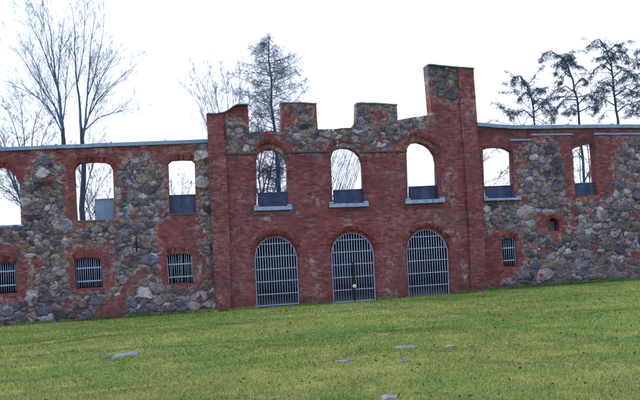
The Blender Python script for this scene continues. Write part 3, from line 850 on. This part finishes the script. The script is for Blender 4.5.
# ------------------------------------------------------------------ trees
def perp(d, r):
    v = Vector((r.gauss(0, 1), r.gauss(0, 1), r.gauss(0, 1))); v -= d*v.dot(d)
    return v.normalized()
class Tree:
    def __init__(s, name, label, cat, y, foot, seed, trunk_mat='bark', crown_mat=None, group='trees behind the ruin', depth=1.6):
        s.r = random.Random(seed); s.y = y; s.trunk = MB(); s.crown = MB(); s.needles = MB(); s.name = name; s.label = label; s.cat = cat
        s.group = group; s.tm = trunk_mat; s.cm = crown_mat or ('bark' if name == 'bare_bush' else 'twig'); s.depth = depth
        x, z = W(foot[0], foot[1], y); s.base = Vector((x, y, float(ground_z(x, y))-.1)); s.minr = .0072 if name == 'bare_bush' else .0046
    def limb(s, pts, r0, r1, main=False, spread=1.0, off=None):
        """measured limb; wanders in depth so the crown has volume"""
        out = []; n = len(pts); k = s.r.uniform(-1, 1)*s.depth*spread if off is None else off
        for i, (px, py) in enumerate(pts):
            yy = s.y + k*(i/(n-1))**1.3 if not main else s.y + (off or 0)*i/(n-1)
            x, z = W(px, py, yy); out.append(Vector((x, yy, z)))
        # subdivide with wiggle
        fine = [out[0]]
        for a, b in zip(out, out[1:]):
            L_ = (b-a).length
            mid = (a+b)/2 + Vector((s.r.uniform(-1, 1), s.r.uniform(-1, 1), s.r.uniform(-1, 1)))*L_*.04
            fine += [mid, b]
        m = len(fine); rr = [r0+(r1-r0)*(i/(m-1))**.8 for i in range(m)]
        (s.trunk if main else s.crown).tube(fine, rr, 8 if main else 5)
        return fine, rr
    def grow(s, p, d, L_, r, lvl, ang, trop, wig, ratio, kids, nseg=5):
        pts = [p.copy()]; rr = [r]; q = p.copy(); dd = d.copy()
        for i in range(nseg):
            dd = (dd + Vector((s.r.gauss(0, wig), s.r.gauss(0, wig), s.r.gauss(0, wig))) + trop*(1.0/nseg)).normalized()
            q = q + dd*(L_/nseg); pts.append(q.copy()); rr.append(max(s.minr*.6, r*(1-.75*(i+1)/nseg)))
        s.crown.tube(pts, rr, 3 if r < .03 else 5)
        if lvl > 0:
            for j in range(kids):
                t = s.r.uniform(.15, 1.0); i = min(nseg-1, int(t*nseg)); f = t*nseg-i
                pp = pts[i].lerp(pts[i+1], min(1, f)); ddd = (pts[i+1]-pts[i]).normalized()
                a = ang*s.r.uniform(.6, 1.3)
                nd = (ddd*math.cos(a) + perp(ddd, s.r)*math.sin(a)).normalized()
                s.grow(pp, nd, L_*ratio*s.r.uniform(.6, 1.2)*(1.15-.5*t), max(s.minr, rr[i]*.55), lvl-1, ang, trop, wig, ratio, kids, max(3, nseg-1))
        elif s.clump and s.r.random() < s.clump: s.tuft(pts[-1], s.tuft_size)
        return pts
    clump = 0; tuft_size = .12
    def hang(s, pts, n=3, size=.2):
        """bunches of drooping needles along the outer half of a bough"""
        m = len(pts)
        for _ in range(n):
            f = s.r.uniform(.4, 1)*(m-1); a = min(m-2, int(f)); p = pts[a].lerp(pts[a+1], f-a)
            q = size*s.r.uniform(.6, 1.2)
            for _ in range(30):
                o = p + Vector((s.r.gauss(0, .6), s.r.gauss(0, .6), s.r.gauss(-.25, .35)))*q
                d = Vector((s.r.gauss(0, .5), s.r.gauss(0, .5), -1-.4*s.r.random())).normalized()*q*s.r.uniform(.4, .9)
                w = perp(d.normalized(), s.r)*s.r.uniform(.010, .022); b = len(s.needles.v)
                s.needles.v += [(o-w)[:], (o+w)[:], (o+d)[:]]; s.needles.f.append((b, b+1, b+2)); s.needles.c += [1.0]*3
    def tuft(s, p, size, n=7):
        for _ in range(n):
            d = Vector((s.r.gauss(0, 1), s.r.gauss(0, 1), s.r.gauss(-.5, .8))).normalized()*size*s.r.uniform(.5, 1.2)
            w = perp(d.normalized(), s.r)*.011
            b = len(s.needles.v); o = p + Vector((s.r.gauss(0, 1), s.r.gauss(0, 1), s.r.gauss(0, 1)))*size*.4
            s.needles.v += [(o-w)[:], (o+w)[:], (o+d)[:]]; s.needles.f.append((b, b+1, b+2)); s.needles.c += [1.0]*3
    def sprout(s, limb, n, L_, ang=.6, trop=Vector((0,0,.5)), wig=.12, ratio=.55, lvl=2, kids=4, t0=.1, rk=.5, maxr=.03):
        fine, rr = limb; m = len(fine)
        for _ in range(n):
            t = s.r.uniform(t0, 1); i = min(m-2, int(t*(m-1))); f = t*(m-1)-i
            p = fine[i].lerp(fine[i+1], f); d = (fine[i+1]-fine[i]).normalized()
            a = ang*s.r.uniform(.6, 1.4); nd = (d*math.cos(a)+perp(d, s.r)*math.sin(a)).normalized()
            s.grow(p, nd, L_*s.r.uniform(.5, 1.2)*(1.2-.6*t), min(maxr, max(s.minr, rr[i]*rk)), lvl, ang, trop, wig, ratio, kids)
    def done(s):
        o = empty(s.name, s.base); tag(o, s.label, s.cat, s.group)
        bpy.context.view_layer.update()
        if s.trunk.v: s.trunk.build('trunk', M[s.tm], o, smooth=True)
        if s.crown.v: s.crown.build('crown', M[s.cm], o)
        if s.needles.v: s.needles.build('needles', M['needle'], o)
        return o
UP = Vector((0, 0, .5))
# --- the two tall bare trees at the left
t = Tree('bare_tree', 'tall bare tree with upswept fan of branches, left of the pair above the left wing', 'tree', 14, (67, 300), 11)
t.limb([(69,310),(66.5,235),(65,180),(63.5,140),(63,128)], .22, .10, main=True)
LB = [([(63.2,134),(60.5,112),(57,85),(54,60),(51,35),(48,8)], .15), ([(63,132),(55,107),(44,92),(32,75),(20,55),(8,45)], .075), ([(61,116),(58,90),(59,65),(61,45),(64,18)], .08),
      ([(63.5,136),(50,110),(38,97),(22,89),(5,84)], .065), ([(58,90),(48,62),(38,38),(28,18)], .06), ([(63,120),(66,94),(67,75),(69,52)], .06), ([(57,85),(50,57),(45,32),(36,10)], .05), ([(62,128),(52,100),(40,75),(28,48)], .06)]
for pts, r in LB:
    l = t.limb(pts, r*.72, .009); t.sprout(l, 17, 1.9, ang=.42, trop=UP*.5, wig=.06, ratio=.6, lvl=3, kids=3, maxr=.015)
t.done()
t = Tree('bare_tree', 'tall bare tree whose trunk shows in the second upper window from the left', 'tree', 14.8, (85, 300), 12)
t.limb([(86.5,310),(84.5,235),(83.5,180),(82,140),(81.3,128)], .23, .10, main=True)
for pts, r in [([(81.7,134),(80,110),(77,85),(75.5,60),(75.5,35),(72,8)], .14), ([(82.3,138),(86,110),(88,85),(90,60),(92,35),(95,12)], .10), ([(83,138),(89,115),(97,101),(108,89),(122,76),(138,63)], .085),
               ([(85,130),(97,119),(112,113),(130,108)], .06), ([(88,95),(95,75),(100,50),(104,14)], .06), ([(77,85),(82,60),(84,35),(85,8)], .05), ([(89,114),(97,90),(108,65),(118,48)], .06),
               ([(83.5,200),(90,175),(95,155),(97,140)], .06), ([(84,185),(78,165),(74,150)], .04), ([(83.8,215),(95,195),(105,178),(116,168)], .04)]:
    l = t.limb(pts, r*.72, .009); t.sprout(l, 17, 1.9, ang=.42, trop=UP*.5, wig=.06, ratio=.6, lvl=3, kids=3, maxr=.015)
t.done()
# --- small trees at far left and behind the second window
t = Tree('bare_tree', 'low twiggy bare tree at the far left edge, seen through the leftmost window', 'tree', 11, (28, 300), 13)
t.limb([(34,310),(31,240),(27,215)], .12, .09, main=True)
for pts, r in [([(27,216),(20,203),(9,190),(-6,180)], .05), ([(27,216),(17,192),(9,172),(2,150),(-4,128)], .05), ([(27,216),(24,180),(20,150),(14,125),(6,104)], .06), ([(28,214),(30,170),(32,140),(36,118),(45,100)], .06),
               ([(27,214),(25,165),(24,135),(22,112),(18,94)], .05), ([(20,198),(10,160),(2,138),(-10,118)], .05), ([(30,180),(40,150),(46,130),(52,118)], .04), ([(24,200),(14,188),(6,166),(4,150)], .04)]:
    l = t.limb(pts, r, .01); t.sprout(l, 18, 1.3, ang=.65, trop=UP*.5, wig=.08, lvl=3, kids=4, maxr=.02)
t.done()
t = Tree('bare_bush', 'thicket of thin stems behind the second upper window from the left', 'bush', 9, (95, 300), 14, group='bare bushes behind the ruin')
for pts, r in [([(96,300),(93,240),(90,215),(86,192)], .03), ([(97,300),(96,235),(95,210),(97,175)], .03), ([(98,300),(100,240),(106,205),(111,180)], .025), ([(97,300),(92,230),(88,205),(79,185)], .025), ([(97,300),(97,220),(92,195),(90,168)], .025)]:
    l = t.limb(pts, r, .008, spread=.5); t.sprout(l, 20, .9, ang=.6, trop=UP, lvl=2, kids=3, t0=.35)
t.done()
t = Tree('bare_bush', 'spindly bare sapling behind the upper window next to the central block', 'bush', 12, (184, 300), 15, group='bare bushes behind the ruin')
for pts, r in [([(184,300),(183,220),(182,195),(181,172)], .028), ([(185,300),(186,225),(187,200),(191,180)], .02), ([(183,300),(179,225),(174,205),(171,180)], .02)]:
    l = t.limb(pts, r, .006, spread=.5); t.sprout(l, 16, .7, ang=.6, trop=UP, lvl=2, kids=3, t0=.45)
t.done()
# --- fan of thin stems behind the left end of the central block
t = Tree('bare_tree', 'slender many-stemmed bare tree fanning out behind the left shoulder of the central block', 'tree', 17, (226, 300), 16)
t.limb([(230,305),(227,240),(226,205)], .13, .10, main=True)
for pts, r in [([(226,206),(219,150),(214,115),(206,92),(194,72)], .045), ([(226,206),(222,140),(219,112),(214,84),(209,72)], .045), ([(226,206),(227,140),(228,112),(226,88),(220,70)], .045), ([(226,206),(233,140),(237,112),(240,92),(239,72)], .045),
               ([(226,206),(212,150),(206,122),(199,105),(188,90)], .04), ([(226,206),(216,150),(210,118),(202,96),(197,84)], .035), ([(226,206),(240,150),(247,118),(250,96)], .04), ([(226,206),(230,150),(233,112),(232,84)], .04), ([(226,206),(244,160),(258,125),(262,100)], .04), ([(226,206),(222,150),(216,118),(212,96)], .04)]:
    l = t.limb(pts, r, .008); t.sprout(l, 16, 1.6, ang=.4, trop=UP, lvl=3, kids=3, t0=.3, maxr=.015)
t.done()
# --- the larch behind the notch
def larch(name, label, y, trunk, half, seed, top_z_px, n, group='trees behind the ruin', r0=.23, low=.0, droop=-.25):
    t = Tree(name, label, 'tree', y, trunk[0], seed, crown_mat='larch', group=group)
    fine, rr = t.limb(trunk, r0, .03, main=True)
    zt = fine[-1].z
    m = len(fine); H = zt - fine[0].z
    for i in range(n):
        k = low + (1-low)*(i+.5)/n; f = k*(m-1); a = min(m-2, int(f)); p = fine[a].lerp(fine[a+1], f-a)
        dn = (zt-p.z)
        L_ = min(half, .25 + dn*.95)*t.r.uniform(.6, 1.12)
        az = t.r.uniform(0, 6.283)
        d = Vector((math.cos(az), math.sin(az)*.9, t.r.uniform(-.1, .35)))
        d.normalize()
        bl = t.grow(p, d, L_, .028 if L_ > 1.2 else .016, 0, .5, Vector((0, 0, droop*-1.3)), .08, .5, 0, 6)
        bl = (bl, [.02]*len(bl))
        t.sprout(bl, int(7+L_*9), .6, ang=.9, trop=Vector((0, 0, droop*2.2)), wig=.22, ratio=.6, lvl=2, kids=3, t0=.12, rk=.4)
    return t
t = larch('larch_tree', 'slim bare larch rising behind the notch between the two left battlements', 16, [(288,310),(283,235),(278.5,180),(275,132),(271.5,80),(269,38)], 3.5, 21, 38, 150, low=.25)
t.done()
t = Tree('bare_tree', 'tangled bare tree with crooked boughs crossing the first arched window of the central block', 'tree', 12, (262, 300), 22)
t.limb([(266,305),(264,240),(262,215)], .13, .09, main=True); t.minr = .0075; t.cm = 'bark'
for pts, r in [([(262,216),(259,180),(262,150),(257,120),(250,106)], .06), ([(262,216),(268,185),(273,160),(276,130),(268,108)], .06), ([(260,200),(268,172),(284,168),(300,160)], .05), ([(261,205),(254,172),(248,140),(246,115)], .05), ([(258,175),(268,168),(280,167)], .045), ([(262,215),(275,190),(281,160),(284,130)], .05), ([(262,210),(264,185),(262,165),(268,140),(262,118)], .045)]:
    l = t.limb(pts, r, .011, spread=.6); t.sprout(l, 16, 1.0, ang=.8, trop=UP*.2, wig=.22, lvl=3, kids=3, t0=.2)
t.done()
t = Tree('bare_bush', 'bare bush with parallel stems slanting right behind the middle arched window', 'bush', 8, (322, 300), 23, group='bare bushes behind the ruin')
for k in range(18):
    x0 = 316+k*1.9
    l = t.limb([(324,300),(x0-4,235),(x0+2,200),(x0+10,172),(x0+19,146)], .036, .008, spread=.6); t.sprout(l, 11, .6, ang=.4, trop=UP*.4, lvl=1, kids=2, t0=.55)
t.done()
t = Tree('bare_bush', 'thin bare bush behind the arched opening just right of the tower', 'bush', 9, (480, 300), 24, group='bare bushes behind the ruin')
for pts, r in [([(482,300),(480,220),(490,190),(503,172),(514,164)], .022), ([(483,300),(484,225),(496,196),(510,180)], .022), ([(484,300),(490,225),(502,200),(512,190)], .02), ([(480,300),(476,210),(486,182),(500,178),(512,170)], .02), ([(478,300),(470,200),(480,164),(490,154),(498,148)], .022)]:
    l = t.limb(pts, r, .007, spread=.4); t.sprout(l, 20, .6, ang=.55, trop=UP*.3, lvl=2, kids=3, t0=.4)
t.done()
# --- weeping conifers at the right
def conifer(label, y, trunk, limbs, seed, r0=.15, foot=None, dens=1.0):
    t = Tree('weeping_conifer', label, 'tree', y, trunk[0], seed, crown_mat='needle', group='weeping conifers above the right wing')
    t.clump = .22; t.tuft_size = .13; t.minr = .011
    fine, rr = t.limb(trunk, r0, .03, main=True)
    t.sprout((fine, rr), int(11*dens), .6, ang=1.1, trop=Vector((0, 0, -.5)), wig=.25, ratio=.55, lvl=1, kids=4, t0=.55)
    for pts in limbs:
        l = t.limb(pts, .05, .014, spread=.5)
        t.sprout(l, int(11*dens), .6, ang=1.0, trop=Vector((0, 0, -1.0)), wig=.3, ratio=.6, lvl=1, kids=5, t0=.12, rk=.4)
        t.hang(l[0], 5, .21)
        for _ in range(1): t.tuft(l[0][-1]+Vector((t.r.gauss(0, .1), t.r.gauss(0, .1), t.r.gauss(0, .1))), .22, 8)
    # many more drooping side boughs around the stem
    m = len(fine)
    for i in range(int(25*dens)):
        f = t.r.uniform(.42, .88)*(m-1); a = int(f); p = fine[a].lerp(fine[min(m-1, a+1)], f-a)
        az = t.r.uniform(0, 6.283); d = Vector((math.cos(az), .8*math.sin(az), t.r.uniform(.0, .7))).normalized()
        k = 1.1 - f/(m-1)
        pts = t.grow(p, d, (1.0+3.8*k)*t.r.uniform(.6, 1.15), .026, 0, .5, Vector((0, 0, -.85)), .16, .5, 0, 7)
        t.hang(pts, 4, .2); t.sprout((pts, [.02]*len(pts)), 8, .5, ang=1.0, trop=Vector((0, 0, -1.1)), wig=.3, ratio=.6, lvl=1, kids=4, t0=.15, rk=.4)
    return t.done()
conifer('small weeping conifer with a hooked top, leftmost of the three above the right wing', 15, [(545,300),(541,220),(537,160),(534,120),(532,100),(527,86),(520,77)],
        [[(528,88),(521,76),(514,77),(511,86)], [(532,98),(526,92),(520,97),(518,104)], [(533,105),(540,98),(548,102),(552,112)], [(534,112),(542,107),(550,112),(554,120)], [(531,96),(537,88),(543,90)], [(534,118),(524,110),(516,113),(510,120)]], 31, r0=.10)
conifer('leaning weeping conifer with its crown arching left, middle of the three above the right wing', 15.5, [(590,300),(587,220),(583,160),(579,120),(577,98),(573,80),(568,66),(560,56),(552,53)],
        [[(561,57),(551,51),(544,54),(540,60)], [(568,66),(560,63),(556,70),(555,76)], [(573,78),(566,74),(560,82),(556,96)], [(576,92),(566,86),(556,90),(548,98)], [(577,100),(566,99),(558,106),(553,114)], [(575,86),(582,78),(588,84)], [(578,104),(588,94),(594,98),(596,106)], [(579,112),(590,106),(598,110)], [(578,112),(570,108),(562,114)], [(566,62),(572,58),(574,66)], [(583,160),(576,150),(570,160),(568,175)], [(585,180),(592,165),(596,175)]], 32, r0=.11)
conifer('tallest weeping conifer, rightmost of the three above the right wing', 14.5, [(630,300),(626,220),(622,160),(618,120),(615,100),(613,80),(611,62),(606,48),(600,42)],
        [[(606,48),(599,39),(592,42),(588,50)], [(610,58),(618,50),(626,54),(630,62)], [(612,72),(602,64),(594,70),(590,78)], [(613,78),(622,70),(632,74),(638,84)], [(614,88),(604,82),(597,88),(592,98)], [(615,96),(626,88),(636,92),(644,100)], [(616,106),(606,100),(598,106),(592,116)], [(617,112),(628,104),(640,108),(648,118)], [(608,52),(616,44),(622,46)], [(611,66),(604,56),(597,58)], [(622,160),(612,150),(604,158)]], 33, r0=.12, dens=1.25)
conifer('weeping conifer cut off by the right edge of the picture', 16, [(664,300),(660,220),(656,150),(654,100),(652,70),(648,48)],
        [[(652,70),(642,62),(635,66),(631,74)], [(654,90),(643,84),(634,88),(628,96)], [(654,105),(642,100),(634,106),(628,116)], [(650,56),(641,50),(634,54)], [(654,100),(664,94),(672,100)], [(653,80),(663,72),(671,80)]], 34, r0=.11)
t = Tree('weeping_conifer', 'sparse young conifer with one dark tufted branch showing just right of the tower', 'tree', 18, (500, 300), 35, crown_mat='needle', group='weeping conifers above the right wing')
t.clump = .8; t.tuft_size = .16; t.minr = .009
t.limb([(534,310),(530,220),(527,165),(523,128)], .08, .04, main=True)
for pts, n in [([(524,132),(512,118),(503,107),(490,101)], 10), ([(524,134),(512,121),(503,108),(496,98)], 10), ([(525,138),(508,124),(494,120),(482,125)], 6), ([(523,130),(518,118),(514,110),(508,108)], 5), ([(523,128),(528,116),(534,112)], 5)]:
    l = t.limb(pts, .025, .012, spread=.4); t.sprout(l, n+5, .4, ang=.9, trop=Vector((0, 0, -.5)), wig=.25, lvl=1, kids=3, t0=.4, rk=.5); t.hang(l[0], 3 if n > 6 else 1, .2)
t.done()
t = Tree('bare_bush', 'bare bush with leaning stems behind the narrow right-hand window', 'bush', 9, (580, 300), 36, group='bare bushes behind the ruin')
for pts, r in [([(586,300),(589,220),(590,190),(588,150),(586,138)], .07), ([(580,300),(581,225),(582,195),(580,160),(578,138)], .055), ([(582,300),(580,225),(573,195),(571,165)], .025), ([(584,300),(590,225),(595,190),(596,160)], .025)]:
    l = t.limb(pts, r, .012, spread=.4); t.sprout(l, 48, .55, ang=.8, trop=UP*.3, lvl=2, kids=3, t0=.4)
t.done()

# ------------------------------------------------------------------ daylight
SUN_EL, SUN_AZ = math.radians(27), math.radians(-86)      # azimuth from +Y, clockwise
w_ = bpy.data.worlds.new('World'); scene.world = w_; w_.use_nodes = True
N = w_.node_tree.nodes; L = w_.node_tree.links
bg = N['Background']
sky = N.new('ShaderNodeTexSky'); sky.sky_type = 'NISHITA'; sky.sun_disc = False
sky.sun_elevation = SUN_EL; sky.sun_rotation = SUN_AZ; sky.air_density = 1; sky.dust_density = 2; sky.ozone_density = 1
tc = N.new('ShaderNodeTexCoord')
nz_ = N.new('ShaderNodeTexNoise'); nz_.inputs['Scale'].default_value = 1.2; nz_.inputs['Detail'].default_value = 5
L.new(tc.outputs['Generated'], nz_.inputs['Vector'])
mr = N.new('ShaderNodeMapRange'); mr.inputs[1].default_value = .3; mr.inputs[2].default_value = .7; mr.inputs[3].default_value = .72; mr.inputs[4].default_value = .92
L.new(nz_.outputs['Fac'], mr.inputs[0])
mx = N.new('ShaderNodeMix'); mx.data_type = 'RGBA'
L.new(mr.outputs[0], mx.inputs[0]); L.new(sky.outputs[0], mx.inputs[6]); mx.inputs[7].default_value = (12.0, 13.0, 15.2, 1)   # bright overcast veil
dt = N.new('ShaderNodeVectorMath'); dt.operation = 'DOT_PRODUCT'; L.new(tc.outputs['Generated'], dt.inputs[0]); dt.inputs[1].default_value = Vector((-.55, .72, .42)).normalized()
tr = N.new('ShaderNodeMapRange'); tr.interpolation_type = 'SMOOTHSTEP'; tr.inputs[1].default_value = .88; tr.inputs[2].default_value = 1.0; tr.inputs[3].default_value = 0; tr.inputs[4].default_value = 1; L.new(dt.outputs['Value'], tr.inputs[0])
tm = N.new('ShaderNodeMix'); tm.data_type = 'RGBA'; tm.blend_type = 'MULTIPLY'; L.new(tr.outputs[0], tm.inputs[0]); L.new(mx.outputs[2], tm.inputs[6]); tm.inputs[7].default_value = (.70, .86, .9, 1)
L.new(tm.outputs[2], bg.inputs['Color']); bg.inputs['Strength'].default_value = .11
sd = bpy.data.lights.new('sun', 'SUN'); sd.energy = 2.2; sd.angle = math.radians(12); sd.color = (1, .95, .86)
so = bpy.data.objects.new('sun', sd); col.objects.link(so)
dv = Vector((math.sin(SUN_AZ)*math.cos(SUN_EL), math.cos(SUN_AZ)*math.cos(SUN_EL), math.sin(SUN_EL)))
so.rotation_euler = (-dv).to_track_quat('-Z', 'Y').to_euler()
scene.view_settings.view_transform = 'Standard'; scene.view_settings.look = 'None'; scene.view_settings.exposure = 0
